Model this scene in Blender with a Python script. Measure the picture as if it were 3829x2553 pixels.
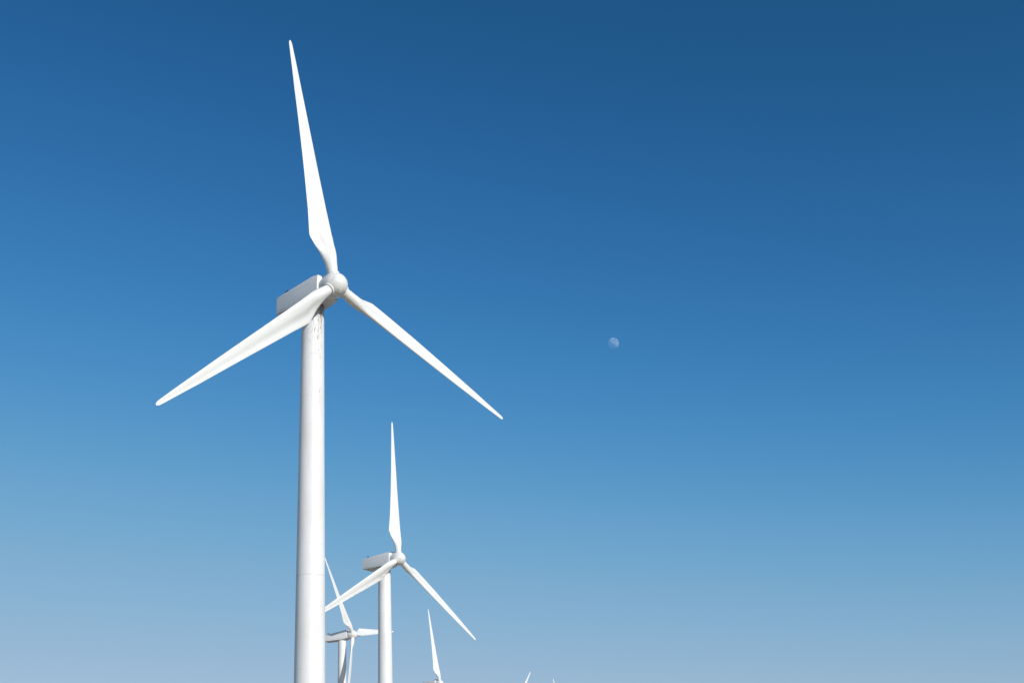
import bpy, bmesh, math, random
from math import sin, cos, pi, radians, sqrt, atan2
from mathutils import Vector, Matrix

scene = bpy.context.scene
for o in list(bpy.data.objects):
    bpy.data.objects.remove(o, do_unlink=True)
COL = scene.collection

# ------------------------------------------------------------------ camera
# metres; the photographer's eye is at the origin of x and y, looking along +Y
EYE = Vector((0.0, 0.0, 1.7))
PITCH, ROLL = 0.2743, -0.0395
FPX, WPX = 4346.77, 3829.0
cd = bpy.data.cameras.new('camera')
cd.sensor_fit = 'HORIZONTAL'
cd.sensor_width = 36.0
cd.lens = FPX / WPX * 36.0
cd.shift_y = 685.68 / WPX
cd.clip_start = 0.1
cd.clip_end = 60000.0
cam = bpy.data.objects.new('camera', cd)
COL.objects.link(cam)
fwd = Vector((0, cos(PITCH), sin(PITCH)))
rgt0 = Vector((1, 0, 0)); up0 = Vector((0, -sin(PITCH), cos(PITCH)))
rgt = rgt0 * cos(ROLL) + up0 * sin(ROLL)
upv = up0 * cos(ROLL) - rgt0 * sin(ROLL)
M = Matrix((rgt, upv, -fwd)).transposed().to_4x4()
M.translation = EYE
cam.matrix_world = M
scene.camera = cam

# ------------------------------------------------------------------ light
SUN_AZ = radians(39.5)      # measured from straight behind the camera, towards its right
SUN_EL = radians(24.0)
SUN_DIR = Vector((sin(SUN_AZ) * cos(SUN_EL), -cos(SUN_AZ) * cos(SUN_EL), sin(SUN_EL)))
sd = bpy.data.lights.new('sun', 'SUN')
sd.energy = 3.55
sd.angle = radians(0.53)
sd.color = (1.0, 0.98, 0.95)
sun = bpy.data.objects.new('sun', sd)
COL.objects.link(sun)
sun.rotation_mode = 'QUATERNION'
sun.rotation_quaternion = SUN_DIR.to_track_quat('Z', 'Y')
sun.location = (60, -60, 90)

world = bpy.data.worlds.new('World')
scene.world = world
world.use_nodes = True
nt = world.node_tree
nt.nodes.clear()
sky = nt.nodes.new('ShaderNodeTexSky')
sky.sky_type = 'NISHITA'
sky.sun_disc = False
sky.sun_elevation = SUN_EL
# Nishita: rotation 0 puts the sun at +Y and turns clockwise seen from above
sky.sun_rotation = atan2(SUN_DIR.x, SUN_DIR.y) + radians(10.0)
sky.altitude = 0.0
sky.air_density = 1.0
sky.dust_density = 0.6
sky.ozone_density = 2.0
bg = nt.nodes.new('ShaderNodeBackground')
bg.inputs['Strength'].default_value = 0.10
out = nt.nodes.new('ShaderNodeOutputWorld')
# grade of the clear-sky colour (like the camera's colour profile): radiance in -> radiance out, per channel
def lin(v):
    v /= 255.0
    return v / 12.92 if v <= 0.04045 else ((v + 0.055) / 1.055) ** 2.4
def vmath(op, src, k):
    x = nt.nodes.new('ShaderNodeVectorMath'); x.operation = op
    nt.links.new(src, x.inputs[0])
    x.inputs['Scale'].default_value = k
    return x.outputs[0]
GRADE = [((80.0, 92.7, 105.4, 118.1, 130.9, 143.6, 156.3, 169.0), (32.0, 47.1, 64.4, 86.8, 110.3, 129.6, 144.2, 156.6)),
         ((104.0, 118.3, 132.6, 146.9, 161.1, 175.4, 189.7, 204.0), (87.0, 106.1, 127.2, 146.1, 162.2, 172.9, 180.5, 187.1)),
         ((136.0, 149.3, 162.6, 175.9, 189.1, 202.4, 215.7, 229.0), (135.5, 157.1, 176.5, 191.4, 200.7, 206.0, 209.7, 214.0))]
cv = nt.nodes.new('ShaderNodeRGBCurve')
cv.mapping.extend = 'EXTRAPOLATED'
for ci, (src, dst) in enumerate(GRADE):
    c = cv.mapping.curves[ci]
    pts = [(lin(a), lin(b)) for a, b in zip(src, dst)]
    c.points[0].location = (0, 0); c.points[1].location = (1.0, min(1.0, pts[-1][1] + (1 - pts[-1][0]) * 0.75))
    for p in pts: c.points.new(*p)
cv.mapping.update()
nt.links.new(vmath('SCALE', sky.outputs[0], 0.1), cv.inputs['Color'])
nt.links.new(vmath('SCALE', cv.outputs[0], 10.0), bg.inputs['Color'])
nt.links.new(bg.outputs[0], out.inputs['Surface'])

vs = scene.view_settings
vs.view_transform = 'Standard'
vs.look = 'None'
vs.exposure = 0.0
vs.gamma = 1.0
vs.use_curve_mapping = False
scene.cycles.max_bounces = 8
scene.cycles.transparent_max_bounces = 8

# ------------------------------------------------------------------ node helpers
class NB:
    """small helper that builds a node material"""
    def __init__(self, name):
        self.m = bpy.data.materials.new(name)
        self.m.use_nodes = True
        self.t = self.m.node_tree
        self.b = self.t.nodes['Principled BSDF']
        self.out = self.t.nodes['Material Output']
        self.tc = self.n('ShaderNodeTexCoord')
    def n(self, kind, **kw):
        x = self.t.nodes.new(kind)
        for k, v in kw.items(): setattr(x, k, v)
        return x
    def l(self, a, b): self.t.links.new(a, b)
    def val(self, sock, v):
        if hasattr(v, 'is_linked') or hasattr(v, 'links'): self.l(v, sock)
        else: sock.default_value = v
    def math(self, op, a, b=0.0, c=None, clamp=False):
        x = self.n('ShaderNodeMath', operation=op); x.use_clamp = clamp
        self.val(x.inputs[0], a); self.val(x.inputs[1], b)
        if c is not None: self.val(x.inputs[2], c)
        return x.outputs[0]
    def mapr(self, v, a, b, c=0.0, d=1.0, smooth=True):
        x = self.n('ShaderNodeMapRange'); x.clamp = True
        x.interpolation_type = 'SMOOTHSTEP' if smooth else 'LINEAR'
        self.val(x.inputs['Value'], v)
        for k, w in (('From Min', a), ('From Max', b), ('To Min', c), ('To Max', d)): x.inputs[k].default_value = w
        return x.outputs['Result']
    def noise(self, scale, detail=4.0, rough=0.55, vscale=(1, 1, 1), src=None, off=(0, 0, 0)):
        mp = self.n('ShaderNodeMapping')
        mp.inputs['Scale'].default_value = vscale
        mp.inputs['Location'].default_value = off
        self.l(src or self.tc.outputs['Object'], mp.inputs['Vector'])
        x = self.n('ShaderNodeTexNoise')
        x.inputs['Scale'].default_value = scale
        x.inputs['Detail'].default_value = detail
        x.inputs['Roughness'].default_value = rough
        self.l(mp.outputs[0], x.inputs['Vector'])
        return x.outputs['Fac']
    def mix(self, f, a, b):
        x = self.n('ShaderNodeMix', data_type='RGBA')
        self.val(x.inputs[0], f)
        for s, v in ((x.inputs[6], a), (x.inputs[7], b)):
            if isinstance(v, tuple): s.default_value = (*v, 1.0)
            else: self.l(v, s)
        return x.outputs[2]
    def xyz(self):
        s = self.n('ShaderNodeSeparateXYZ'); self.l(self.tc.outputs['Object'], s.inputs[0])
        return s.outputs[0], s.outputs[1], s.outputs[2]
    def bump(self, h, strength, dist):
        x = self.n('ShaderNodeBump'); x.inputs['Strength'].default_value = strength
        x.inputs['Distance'].default_value = dist
        self.l(h, x.inputs['Height']); self.l(x.outputs[0], self.b.inputs['Normal'])

HUBZ = 45.9          # hub height over each tower's foot
TOP_R, FOOT_R = 0.886, 1.275

def tower_material(name, dirt):
    k = NB(name)
    x, y, z = k.xyz()
    white, warm = (0.80, 0.80, 0.785), (0.72, 0.70, 0.67)
    col = k.mix(k.mapr(k.noise(0.7, 5, 0.6, (1, 1, 0.25)), 0.35, 0.75), white, warm)
    # weld seams between the rolled plates: a fine darker line every 2.4 m, one bolted flange joint
    fr = k.math('FRACT', k.math('DIVIDE', k.math('ADD', z, 0.35), 2.4))
    seam = k.math('SUBTRACT', 1.0, k.mapr(k.math('ABSOLUTE', k.math('SUBTRACT', fr, 0.5)), 0.0, 0.012))
    fl = k.math('SUBTRACT', 1.0, k.mapr(k.math('ABSOLUTE', k.math('SUBTRACT', z, 22.4)), 0.0, 0.05))
    col = k.mix(k.math('MAXIMUM', k.math('MULTIPLY', seam, 0.20), k.math('MULTIPLY', fl, 0.38)), col, (0.42, 0.41, 0.39))
    # oil and rust runs below the yaw ring, thinning out down the tower
    if dirt > 0:
        ang = k.math('ARCTAN2', x, k.math('MULTIPLY', y, -1.0))
        c = k.n('ShaderNodeCombineXYZ')
        k.l(ang, c.inputs[0]); k.l(z, c.inputs[2])
        streak = k.noise(1.0, 6, 0.72, (11.0, 1, 1.35), c.outputs[0])
        fine = k.noise(1.0, 5, 0.75, (30.0, 1, 4.5), c.outputs[0], (3, 0, 7))
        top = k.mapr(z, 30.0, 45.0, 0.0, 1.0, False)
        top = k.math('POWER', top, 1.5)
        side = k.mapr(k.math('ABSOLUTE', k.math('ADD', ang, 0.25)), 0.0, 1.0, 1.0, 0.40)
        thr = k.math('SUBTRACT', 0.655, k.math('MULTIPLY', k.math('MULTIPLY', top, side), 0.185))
        s1 = k.math('MULTIPLY', k.math('SUBTRACT', streak, thr), 12.0, clamp=True)
        s2 = k.math('MULTIPLY', k.math('SUBTRACT', fine, k.math('ADD', thr, 0.012)), 14.0, clamp=True)
        # the one heavy brown run below the yaw ring
        wob = k.math('MULTIPLY', k.math('SUBTRACT', k.noise(0.9, 3, 0.5), 0.5), 0.10)
        run = k.mapr(k.math('ABSOLUTE', k.math('SUBTRACT', k.math('ADD', ang, wob), 0.13)), 0.02, 0.10, 1.0, 0.0)
        run = k.math('MULTIPLY', run, k.mapr(z, 41.6, 44.6, 0.0, 1.0))
        run = k.math('MULTIPLY', run, k.mapr(fine, 0.30, 0.55, 0.35, 1.0))
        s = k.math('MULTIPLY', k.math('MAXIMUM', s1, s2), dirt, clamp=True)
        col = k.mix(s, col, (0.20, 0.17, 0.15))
        grease_shade = k.math('MULTIPLY', k.mapr(k.math('ADD', z, k.math('MULTIPLY', streak, 1.6)), 44.3, 45.7, 0.0, 1.0), 0.8)  # dark tower top: grease, plus the nacelle's shadow painted into the colour
        col = k.mix(grease_shade, col, (0.11, 0.10, 0.10))
        col = k.mix(k.math('MULTIPLY', run, 0.9 * dirt, clamp=True), col, (0.13, 0.085, 0.055))
    k.l(col, k.b.inputs['Base Color'])
    k.b.inputs['Roughness'].default_value = 0.48
    k.bump(k.math('ADD', k.math('MULTIPLY', seam, -1.0), k.noise(0.5, 2)), 0.10, 0.02)
    return k.m

def gelcoat_material(name, worn=0.0):
    k = NB(name)
    x, y, z = k.xyz()
    col = k.mix(k.mapr(k.noise(0.35, 4, 0.6, (1.5, 1.5, 0.6)), 0.35, 0.7), (0.80, 0.80, 0.775), (0.76, 0.75, 0.71))
    if worn > 0:
        # chalky stains and chips along the trailing part of the blade
        te = k.mapr(x, 0.15, -0.9, 0.0, 1.0)
        n1 = k.noise(2.4, 6, 0.75, (1.0, 1.0, 0.8))
        s = k.math('MULTIPLY', k.math('SUBTRACT', k.math('ADD', n1, k.math('MULTIPLY', te, 0.14)), 0.62), 9.0, clamp=True)
        col = k.mix(k.math('MULTIPLY', s, worn), col, (0.56, 0.53, 0.46))
        n2 = k.noise(9.0, 3, 0.6)
        s2 = k.math('MULTIPLY', k.math('SUBTRACT', n2, 0.70), 20.0, clamp=True)
        col = k.mix(k.math('MULTIPLY', s2, worn), col, (0.30, 0.25, 0.20))
    k.l(col, k.b.inputs['Base Color'])
    k.b.inputs['Roughness'].default_value = 0.5
    return k.m

def nacelle_material(name):
    k = NB(name)
    x, y, z = k.xyz()
    col = k.mix(k.mapr(k.noise(0.9, 5, 0.65, (1, 0.5, 1)), 0.3, 0.75), (0.80, 0.80, 0.79), (0.73, 0.735, 0.73))
    # drip marks down the sides
    dr = k.noise(1.0, 5, 0.7, (4.5, 4.5, 0.5))
    col = k.mix(k.math('MULTIPLY', k.math('SUBTRACT', dr, 0.60), 2.2, clamp=True), col, (0.50, 0.50, 0.49))
    on_side = k.mapr(k.math('ABSOLUTE', x), 0.90, 1.0)
    dash = k.mapr(k.noise(1.0, 2, 0.5, (1, 3.0, 1)), 0.35, 0.6, 0.35, 1.0)
    ln = None
    for a, b, w in ((0.585, -0.030, 0.04), (-0.62, 0.0, 0.035)):
        zz = k.math('ADD', k.math('MULTIPLY', k.math('SUBTRACT', 6.15, y), b), a)   # seam height along the box
        d = k.math('ABSOLUTE', k.math('SUBTRACT', z, zz))
        s = k.mapr(d, 0.0, w, 1.0, 0.0)
        ln = s if ln is None else k.math('MAXIMUM', ln, s)
    ln = k.math('MULTIPLY', k.math('MULTIPLY', ln, on_side), dash)
    col = k.mix(k.math('MULTIPLY', ln, 0.62), col, (0.25, 0.25, 0.24))
    k.l(col, k.b.inputs['Base Color'])
    k.b.inputs['Roughness'].default_value = 0.5
    return k.m

def spinner_material(name):
    k = NB(name)
    col = k.mix(k.mapr(k.noise(1.3, 5, 0.6), 0.35, 0.7), (0.77, 0.765, 0.74), (0.70, 0.69, 0.655))
    # soot towards the rim
    x, y, z = k.xyz()
    g = k.math('MULTIPLY', k.mapr(y, 0.1, 0.85), k.mapr(k.noise(3.0, 6, 0.7, (1, 0.4, 1)), 0.4, 0.75))
    col = k.mix(k.math('MULTIPLY', g, 0.22), col, (0.35, 0.33, 0.30))
    k.l(col, k.b.inputs['Base Color'])
    k.b.inputs['Roughness'].default_value = 0.38
    return k.m

def plain_material(name, colr, rough=0.6, vary=0.25, metal=0.0):
    k = NB(name)
    c2 = tuple(v * (1 - vary) for v in colr)
    k.l(k.mix(k.mapr(k.noise(6.0, 4), 0.35, 0.7), colr, c2), k.b.inputs['Base Color'])
    k.b.inputs['Roughness'].default_value = rough
    k.b.inputs['Metallic'].default_value = metal
    return k.m

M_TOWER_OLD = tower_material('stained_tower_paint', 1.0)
M_TOWER = tower_material('clean_tower_paint', 0.0)
M_BLADE = gelcoat_material('white_gelcoat')
M_BLADE_WORN = gelcoat_material('worn_gelcoat', 0.7)
M_NAC = nacelle_material('nacelle_paint')
M_SPIN = spinner_material('spinner_paint')
M_BOLT = plain_material('weathered_bolt', (0.22, 0.21, 0.20), 0.6)
M_DARK = plain_material('dark_grey_plastic', (0.055, 0.06, 0.07), 0.6)
M_SEAL = plain_material('grey_rubber_seal', (0.42, 0.42, 0.40), 0.7)
M_YAW = plain_material('greasy_yaw_ring', (0.09, 0.085, 0.08), 0.5)
M_SOCKET = plain_material('socket_paint', (0.74, 0.73, 0.70), 0.4, 0.06)

# ------------------------------------------------------------------ mesh helpers
def mesh_from(name, verts, faces, mat, smooth=True, sharp=None):
    me = bpy.data.meshes.new(name)
    me.from_pydata(verts, [], faces)
    me.materials.append(mat)
    bm = bmesh.new(); bm.from_mesh(me)
    bmesh.ops.recalc_face_normals(bm, faces=bm.faces)
    bm.to_mesh(me); bm.free()
    for p in me.polygons: p.use_smooth = smooth
    if smooth and sharp is not None:
        me.set_sharp_from_angle(angle=radians(sharp))
    me.update()
    return me

def lathe(profile, seg=64, axis='Z', cap=True):
    """profile: list of (along, radius); axis Z up or axis -Y (nose direction)"""
    v, f = [], []
    for a, r in profile:
        for i in range(seg):
            t = 2 * pi * i / seg
            if axis == 'Z': v.append((r * cos(t), r * sin(t), a))
            else: v.append((r * cos(t), -a, r * sin(t)))
    n = len(profile)
    for j in range(n - 1):
        for i in range(seg):
            i2 = (i + 1) % seg
            f.append((j * seg + i, j * seg + i2, (j + 1) * seg + i2, (j + 1) * seg + i))
    if cap:
        f.append(tuple(range(seg))[::-1])
        f.append(tuple((n - 1) * seg + i for i in range(seg)))
    return v, f

def join(*vf):
    V, F = [], []
    for v, f in vf:
        o = len(V); V += list(v); F += [tuple(i + o for i in q) for q in f]
    return V, F

def lerp_tab(tab, x):
    if x <= tab[0][0]: return tab[0][1]
    for (a, va), (b, vb) in zip(tab, tab[1:]):
        if x <= b: return va + (vb - va) * (x - a) / (b - a)
    return tab[-1][1]

# ------------------------------------------------------------------ tower
def tower_mesh(mat):
    prof = [(-1.5, FOOT_R + 0.03)]
    ztop = HUBZ - 1.02
    k = 40
    for i in range(k + 1):
        z = ztop * i / k
        prof.append((z, FOOT_R + (TOP_R - FOOT_R) * (z / HUBZ)))
        if i == 21:
            pass
    v, f = lathe(prof, 96)
    return mesh_from('tower', v, f, mat, True, 40)

def flange_mesh(mat):
    z = 22.4
    r = FOOT_R + (TOP_R - FOOT_R) * (z / HUBZ)
    v, f = lathe([(z - 0.035, r - 0.01), (z - 0.03, r + 0.004), (z + 0.03, r + 0.004), (z + 0.035, r - 0.01)], 96)
    return mesh_from('joint_ring', v, f, mat, True, 30)

def yaw_mesh():
    z = HUBZ - 1.02
    v, f = lathe([(z, 0.80), (z + 0.01, 0.90), (z + 0.10, 0.90), (z + 0.11, 0.80), (z + 0.30, 0.80)], 64)
    return mesh_from('yaw_ring', v, f, M_YAW, True, 30)

# ------------------------------------------------------------------ nacelle: local -Y is forward, origin at the hub centre
NW = 1.0786
def nacelle_mesh():
    # side profile, (distance forward, height), clockwise from rear bottom
    prof = [(-6.146, -0.775), (-6.146, 0.60), (-6.146, 0.725), (-1.70, 1.05), (-0.935, 0.92), (-0.935, 0.42), (-0.935, -0.69), (-1.97, -0.905)]
    inset = {2: 0.07, 3: 0.10, 4: 0.08}
    V, F = [], []
    for s in (-1, 1):
        for i, (a, z) in enumerate(prof):
            V.append((s * (NW - inset.get(i, 0)), -a, z))
    n = len(prof)
    for i in range(n):
        j = (i + 1) % n
        F.append((i, j, n + j, n + i))
    # side panels: lower box and the lid above the seam
    for o in (0, n):
        F.append(tuple(o + q for q in (0, 1, 5, 6, 7)))
        F.append(tuple(o + q for q in (1, 2, 3, 4, 5)))
    me = bpy.data.meshes.new('nacelle')
    me.from_pydata(V, [], F)
    bm = bmesh.new(); bm.from_mesh(me)
    bmesh.ops.recalc_face_normals(bm, faces=bm.faces)
    ed = [e for e in bm.edges if len(e.link_faces) == 2 and e.calc_face_angle() > radians(20)]
    bmesh.ops.bevel(bm, geom=ed, offset=0.045, segments=3, profile=0.6, affect='EDGES', clamp_overlap=True)
    bm.to_mesh(me); bm.free()
    me.materials.append(M_NAC)
    for p in me.polygons: p.use_smooth = p.area < 0.12 or len(p.vertices) < 4
    me.set_sharp_from_angle(angle=radians(18))
    return me

def hood_mesh(name, h, x0, x1, a0, a1, front):
    """long wedge-shaped cover raised over the middle of the nacelle roof"""
    def roof(a): return 0.725 + (a + 6.146) / 4.446 * 0.325 if a < -1.70 else 1.05 - (a + 1.70) / 0.765 * 0.13
    st = [(a0, 0.02), (a0 + (a1 - a0) * 0.55, h * 0.72), (a1 - 0.45, h), (a1 - 0.12, h * 0.93), (a1, front)]
    V, F = [], []
    for a, hh in st:
        for x in (x0, x1):
            V.append((x, -a, roof(a) - 0.03)); V.append((x, -a, roof(a) + hh))
    for i in range(len(st) - 1):
        b = 4 * i
        F += [(b, b + 1, b + 5, b + 4), (b + 2, b + 6, b + 7, b + 3), (b + 1, b + 3, b + 7, b + 5), (b, b + 4, b + 6, b + 2)]
    F += [(0, 2, 3, 1), (4 * len(st) - 4, 4 * len(st) - 3, 4 * len(st) - 1, 4 * len(st) - 2)]
    return mesh_from(name, V, F, M_NAC, False)

def tube(p, q, r, seg=10):
    p, q = Vector(p), Vector(q)
    d = (q - p).normalized()
    a = d.orthogonal().normalized(); b = d.cross(a)
    V = [tuple(c + (a * cos(2 * pi * i / seg) + b * sin(2 * pi * i / seg)) * r) for c in (p, q) for i in range(seg)]
    F = [(i, (i + 1) % seg, seg + (i + 1) % seg, seg + i) for i in range(seg)]
    F += [tuple(range(seg))[::-1], tuple(seg + i for i in range(seg))]
    return V, F

def sensor_mesh():
    """wind vane and cup anemometer on a short forked mast, on the rear of the roof"""
    y, z0, x = 5.30, 0.75, -0.70
    parts = [tube((x, y, z0), (x, y, z0 + 0.30), 0.022),
             tube((x - 0.02, y - 0.16, z0 + 0.22), (x - 0.02, y + 0.16, z0 + 0.22), 0.014),
             tube((x, y - 0.15, z0 + 0.22), (x, y - 0.15, z0 + 0.36), 0.014),
             tube((x, y + 0.15, z0 + 0.22), (x, y + 0.15, z0 + 0.36), 0.014),
             tube((x, y, z0 + 0.30), (x, y, z0 + 0.37), 0.065, 14)]
    for k in range(3):
        t = 2 * pi * k / 3
        parts.append(tube((x, y - 0.15, z0 + 0.36), (x + 0.07 * cos(t), y - 0.15 + 0.07 * sin(t), z0 + 0.36), 0.022))
    parts.append(tube((x, y + 0.10, z0 + 0.37), (x, y + 0.24, z0 + 0.37), 0.020))
    v, f = join(*parts)
    return mesh_from('wind_sensor', v, f, M_DARK, True, 40)

# ------------------------------------------------------------------ rotor
SP = [(-0.85, 0.86), (-0.85, 0.905), (-0.83, 0.93), (-0.6, 0.965), (-0.3, 0.99), (0.0, 0.995), (0.2, 0.975), (0.4, 0.92),
      (0.58, 0.835), (0.74, 0.72), (0.87, 0.585), (0.97, 0.43), (1.04, 0.27), (1.075, 0.12), (1.08, 0.0001)]
def spinner_mesh():
    v, f = lathe(SP, 96, 'Y', False)
    f.append(tuple(range(96)))
    return mesh_from('spinner', v, f, M_SPIN, True, 35)

def bolt_mesh():
    v, f = tube((0, 0, -0.03), (0, 0, 0.014), 0.032, 8)
    return mesh_from('bolt', v, f, M_BOLT, True, 40)
def bolt_places():
    out = []
    for k in range(3):
        for deg, a in ((45, 0.62), (45, 0.72), (-31, 0.60), (-31, 0.70)):
            th = 2 * pi * k / 3 + radians(deg) + (0.10 if a > 0.65 else -0.10)
            rr = lerp_tab(SP[1:], a)
            n = Vector((sin(th), -0.95, cos(th))).normalized()
            m = n.to_track_quat('Z', 'Y').to_matrix().to_4x4()
            m.translation = Vector((rr * sin(th), -a, rr * cos(th)))
            out.append(m)
    return out

def shaft_mesh():
    v, f = lathe([(-1.15, 0.62), (-0.80, 0.62)], 48, 'Y')
    return mesh_from('main_shaft', v, f, M_DARK, True, 30)

def socket_mesh():
    """collar a blade plugs into; local +Z runs out along the blade"""
    v, f = lathe([(0.55, 0.50), (0.92, 0.515), (0.985, 0.525), (1.005, 0.515), (1.01, 0.49), (1.012, 0.40)], 56)
    return mesh_from('blade_socket', v, f, M_SOCKET, True, 30)

def seal_mesh():
    v, f = lathe([(0.98, 0.44), (1.03, 0.445), (1.032, 0.42)], 56)
    return mesh_from('root_seal', v, f, M_SEAL, True, 30)

CH = [(0.0, 0.84), (0.052, 0.84), (0.085, 0.98), (0.19, 1.88), (0.20, 1.92), (0.215, 1.90), (0.30, 1.66), (0.45, 1.36), (0.60, 1.08), (0.80, 0.72), (0.92, 0.47), (0.985, 0.32), (1.0, 0.24)]
TW = [(0.0, 22), (0.10, 21), (0.20, 18), (0.30, 13), (0.45, 8), (0.65, 4), (0.85, 1.5), (1.0, 0)]
LE = [(0.0, 0.5), (0.06, 0.5), (0.20, 0.265), (0.45, 0.29), (0.8, 0.36), (0.95, 0.45), (1.0, 0.5)]
TH = [(0.0, 1.0), (0.06, 1.0), (0.10, 0.64), (0.15, 0.36), (0.20, 0.25), (0.30, 0.21), (0.45, 0.18), (0.7, 0.15), (1.0, 0.13)]
MO = [(0.0, 0.0), (0.05, 0.0), (0.16, 1.0), (1.0, 1.0)]
RAD = 21.0
def blade_mesh(mat):
    N = 48
    st = [0.040, 0.05, 0.06, 0.07, 0.08, 0.09, 0.10, 0.115, 0.13, 0.145, 0.16, 0.175, 0.19, 0.20, 0.21, 0.23, 0.26, 0.30, 0.35, 0.40, 0.45, 0.5, 0.55, 0.6,
          0.65, 0.7, 0.75, 0.8, 0.85, 0.89, 0.92, 0.95, 0.97, 0.982, 0.990, 0.995, 0.998, 0.9995, 1.0]
    V, F = [], []
    for fr in st:
        c, b, le, th, m = lerp_tab(CH, fr), radians(lerp_tab(TW, fr)), lerp_tab(LE, fr), lerp_tab(TH, fr), lerp_tab(MO, fr)
        m = m ** 1.15
        if fr > 0.985:                       # rounded tip
            c *= sqrt(max(0.0, 1 - ((fr - 0.985) / 0.0152) ** 2)) * 0.9 + 0.1
        for i in range(N):
            t = 2 * pi * i / N
            s = 0.5 - 0.5 * cos(t)           # 0 leading edge .. 1 trailing edge
            # round root section
            cx, cy = 0.5 * cos(t), 0.5 * sin(t)
            # aerofoil
            yt = 5 * th * (0.2969 * sqrt(s) - 0.126 * s - 0.3516 * s * s + 0.2843 * s ** 3 - 0.1030 * s ** 4)
            camber = 0.035 * 4 * s * (1 - s)
            if sin(t) >= 0: ay = camber + yt                    # suction side, downwind
            else: ay = camber - yt + 0.05 * min(1.0, th / 0.24) * max(0.0, sin(pi * (s - 0.35) / 0.65)) ** 2 * (s > 0.35)  # hollow of the pressure side
            ax = le - s
            X = (cx * 0.5 / 0.5) * (1 - m) + ax * m
            Y = cy * (1 - m) + ay * m
            X *= c; Y *= c
            # twist: the leading edge turns into the wind (-Y)
            xx = X * cos(b) + Y * sin(b)
            yy = -X * sin(b) + Y * cos(b)
            V.append((xx, yy, fr * RAD))
    for j in range(len(st) - 1):
        for i in range(N):
            i2 = (i + 1) % N
            F.append((j * N + i, j * N + i2, (j + 1) * N + i2, (j + 1) * N + i))
    F.append(tuple(range(N))[::-1]); F.append(tuple((len(st) - 1) * N + i for i in range(N)))
    return mesh_from('blade', V, F, mat, True, 50)

ME = dict(tower_old=tower_mesh(M_TOWER_OLD), tower=tower_mesh(M_TOWER),
          ring_old=flange_mesh(M_TOWER_OLD), ring=flange_mesh(M_TOWER), yaw=yaw_mesh(), nac=nacelle_mesh(),
          hood=hood_mesh('roof_cover', 0.36, -0.05, 0.80, -4.3, -1.0, 0.26),
          sensor=sensor_mesh(), spin=spinner_mesh(), shaft=shaft_mesh(), socket=socket_mesh(), seal=seal_mesh(), bolt=bolt_mesh(),
          blade=blade_mesh(M_BLADE), blade_worn=blade_mesh(M_BLADE_WORN))

# ------------------------------------------------------------------ ground under the turbines
BASES = []
def ground_height(x, y):
    """gentle rises so that every tower stands on the ground"""
    w0 = 1 / 120.0 ** 2; s = 0.0; w = w0
    for bx, by, bz in BASES:
        d2 = (x - bx) ** 2 + (y - by) ** 2 + 4.0
        k = 1.0 / d2; s += k * bz; w += k
    return s / w

# ------------------------------------------------------------------ turbines
GROUP = 'white three-bladed wind turbines in the wind farm'
def link(name, me, parent, mat4=None, label=None):
    o = bpy.data.objects.new(name, me)
    COL.objects.link(o)
    o.parent = parent
    if mat4 is not None: o.matrix_local = mat4
    if label: o['label'] = label
    return o

def turbine(X, Y, Z, yaw, phi, label, tilt=-0.0045, cone=-0.0096, old=False, worn=None, box_length=1.0):
    """X, Y, Z is the hub centre relative to the eye"""
    off = 2.74
    H = Vector((X, Y, Z + EYE.z))
    nose = Vector((sin(yaw), -cos(yaw), 0))
    base = H - nose * off
    base.z = H.z - HUBZ
    root = bpy.data.objects.new('wind_turbine', None)
    root.empty_display_size = 3.0
    COL.objects.link(root)
    root.location = base
    root.rotation_euler = (0, 0, yaw)
    root['label'] = label; root['category'] = 'wind turbine'; root['group'] = GROUP
    BASES.append((base.x, base.y, base.z))
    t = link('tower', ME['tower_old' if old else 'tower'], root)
    link('joint_ring', ME['ring_old' if old else 'ring'], t)
    link('yaw_ring', ME['yaw'], t)
    hub = Matrix.Translation((0, -off, HUBZ)) @ Matrix.Rotation(-tilt, 4, 'X')
    n = link('nacelle', ME['nac'], root, hub @ Matrix.Diagonal((1, box_length, 1, 1)))
    link('roof_cover', ME['hood'], n)
    link('wind_sensor', ME['sensor'], n)
    link('main_shaft', ME['shaft'], n)
    s = link('spinner', ME['spin'], root, hub @ Matrix.Rotation(-phi, 4, 'Y'))
    if old:                                    # too small to see on the others
        for m in bolt_places(): link('bolt', ME['bolt'], s, m)
    for i in range(3):
        th = phi + i * 2 * pi / 3
        # rotate about the shaft so that local +Z points out along the blade
        R = Matrix.Rotation(-th, 4, 'Y')
        b = link('blade', ME['blade_worn' if worn == i else 'blade'], root, hub @ R @ Matrix.Rotation(cone, 4, 'X'),
                 'stained and chipped blade reaching down to the left' if worn == i else None)
        link('root_seal', ME['seal'], b)
        link('blade_socket', ME['socket'], s, Matrix.Rotation(phi - th, 4, 'Y'))
    return root

turbine(-13.42, 84.357, 44.262, 0.858, 0.229,
        'biggest and nearest white wind turbine, its tower top streaked with brown grime', old=True)
turbine(-16.743, 164.527, 41.894, 0.969, 0.048,
        'mid-sized white wind turbine right of the nearest tower, one blade pointing straight up', worn=1)
turbine(-37.0, 260.0, 48.9, 1.236, 0.7145,
        'small side-on wind turbine with one horizontal blade, standing between the two big towers',
        tilt=0.05, cone=0.03, box_length=1.10)
turbine(-21.895, 324.933, 46.3, 0.929, 0.206,
        'distant wind turbine showing one upright blade and its hub at the bottom edge')
turbine(-2.668, 398.718, 43.938, 0.931, -0.616,
        'far wind turbine showing only a blade tip leaning right at the bottom edge')
turbine(18.125, 449.759, 43.829, 0.93, 0.383,
        'farthest wind turbine, only the tiny tip of a left-leaning blade showing')

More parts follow.
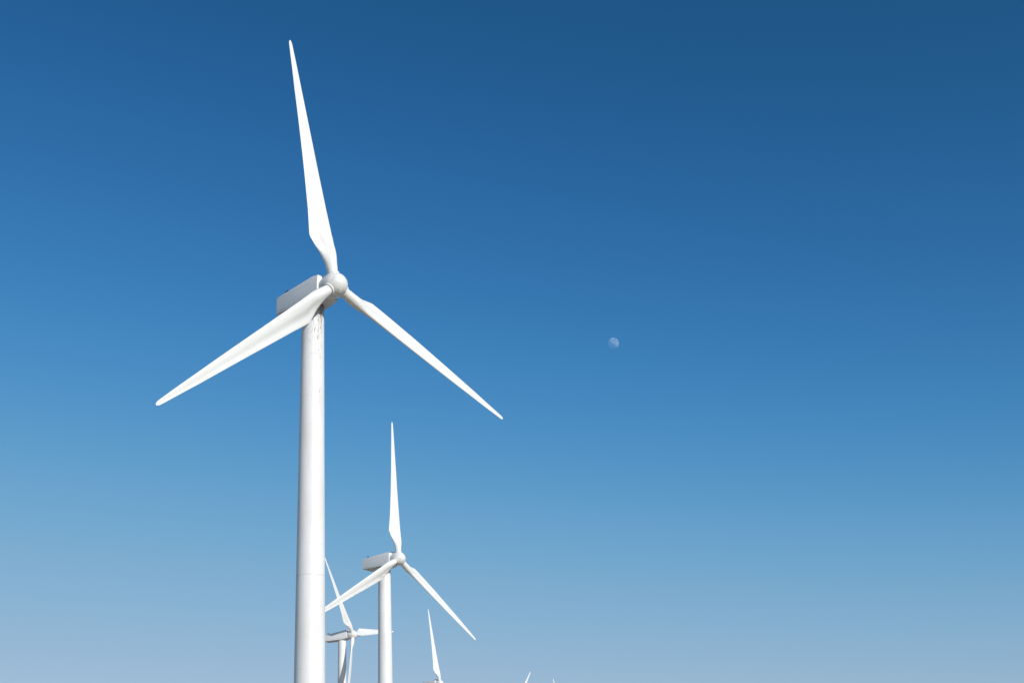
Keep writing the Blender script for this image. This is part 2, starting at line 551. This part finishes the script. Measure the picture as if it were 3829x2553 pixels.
# ------------------------------------------------------------------ ground
def build_ground():
    V, F = [], []
    rings = [0, 8, 16, 26, 38, 52, 70, 90, 110, 130, 150, 170, 190, 215, 240, 265, 290, 320, 350, 380, 410, 440, 480, 540, 640, 800, 1100, 1600, 2600, 5000, 12000, 30000]
    seg = 128
    V.append((0, 0, 0.0))
    for r in rings[1:]:
        for i in range(seg):
            t = 2 * pi * i / seg
            x, y = r * cos(t), r * sin(t)
            V.append((x, y, ground_height(x, y)))
    V[0] = (0, 0, ground_height(0, 0))
    for i in range(seg): F.append((0, 1 + i, 1 + (i + 1) % seg))
    for j in range(len(rings) - 2):
        for i in range(seg):
            a = 1 + j * seg; b = a + seg; i2 = (i + 1) % seg
            F.append((a + i, b + i, b + i2, a + i2))
    k = NB('dry_grass_and_earth')
    pos = k.n('ShaderNodeNewGeometry').outputs['Position']
    a = k.noise(0.02, 6, 0.6, src=pos); b = k.noise(1.5, 8, 0.7, src=pos)
    col = k.mix(k.mapr(a, 0.35, 0.65), (0.32, 0.265, 0.19), (0.25, 0.21, 0.14))
    col = k.mix(k.mapr(b, 0.4, 0.75), col, (0.42, 0.36, 0.28))
    k.l(col, k.b.inputs['Base Color'])
    k.b.inputs['Roughness'].default_value = 0.95
    k.bump(b, 0.6, 0.15)
    o = bpy.data.objects.new('ground', mesh_from('ground', V, F, k.m))
    COL.objects.link(o)
    o['kind'] = 'structure'
build_ground()

# ------------------------------------------------------------------ the moon, far behind everything
def build_moon():
    px, py, rpx = 2293.9, 1283.3, 20.6            # where it stands in the sky
    d = rgt * (px - 1914.5) + upv * -(py - 1276.5 - 685.68) + fwd * FPX
    L = d.length; d.normalize()
    D = 25000.0
    rad = D * rpx / L
    bm = bmesh.new()
    bmesh.ops.create_icosphere(bm, subdivisions=5, radius=rad)
    for f in bm.faces: f.smooth = True
    me = bpy.data.meshes.new('moon'); bm.to_mesh(me); bm.free()
    k = NB('moon_rock')
    t = k.t
    nse = k.noise(1.7 / rad, 5, 0.6)
    col = k.mix(k.mapr(nse, 0.38, 0.60), (0.215, 0.205, 0.195), (0.10, 0.10, 0.11))
    dif = k.n('ShaderNodeBsdfDiffuse'); k.l(col, dif.inputs['Color']); dif.inputs['Roughness'].default_value = 1.0
    tr = k.n('ShaderNodeBsdfTransparent')         # the blue air between us and the moon is brighter than its dark side
    ad = k.n('ShaderNodeAddShader')
    k.l(dif.outputs[0], ad.inputs[0]); k.l(tr.outputs[0], ad.inputs[1])
    # the far half adds nothing: one layer of rock is lit, not two
    geo = k.n('ShaderNodeNewGeometry'); tr2 = k.n('ShaderNodeBsdfTransparent'); mx = k.n('ShaderNodeMixShader')
    k.l(geo.outputs['Backfacing'], mx.inputs[0]); k.l(ad.outputs[0], mx.inputs[1]); k.l(tr2.outputs[0], mx.inputs[2])
    k.l(mx.outputs[0], k.out.inputs['Surface'])
    t.nodes.remove(k.b)
    me.materials.append(k.m)
    o = bpy.data.objects.new('moon', me)
    COL.objects.link(o)
    o.location = EYE + d * D
    o['label'] = 'pale half-lit daytime moon alone in the open blue sky'
    o['category'] = 'moon'
build_moon()
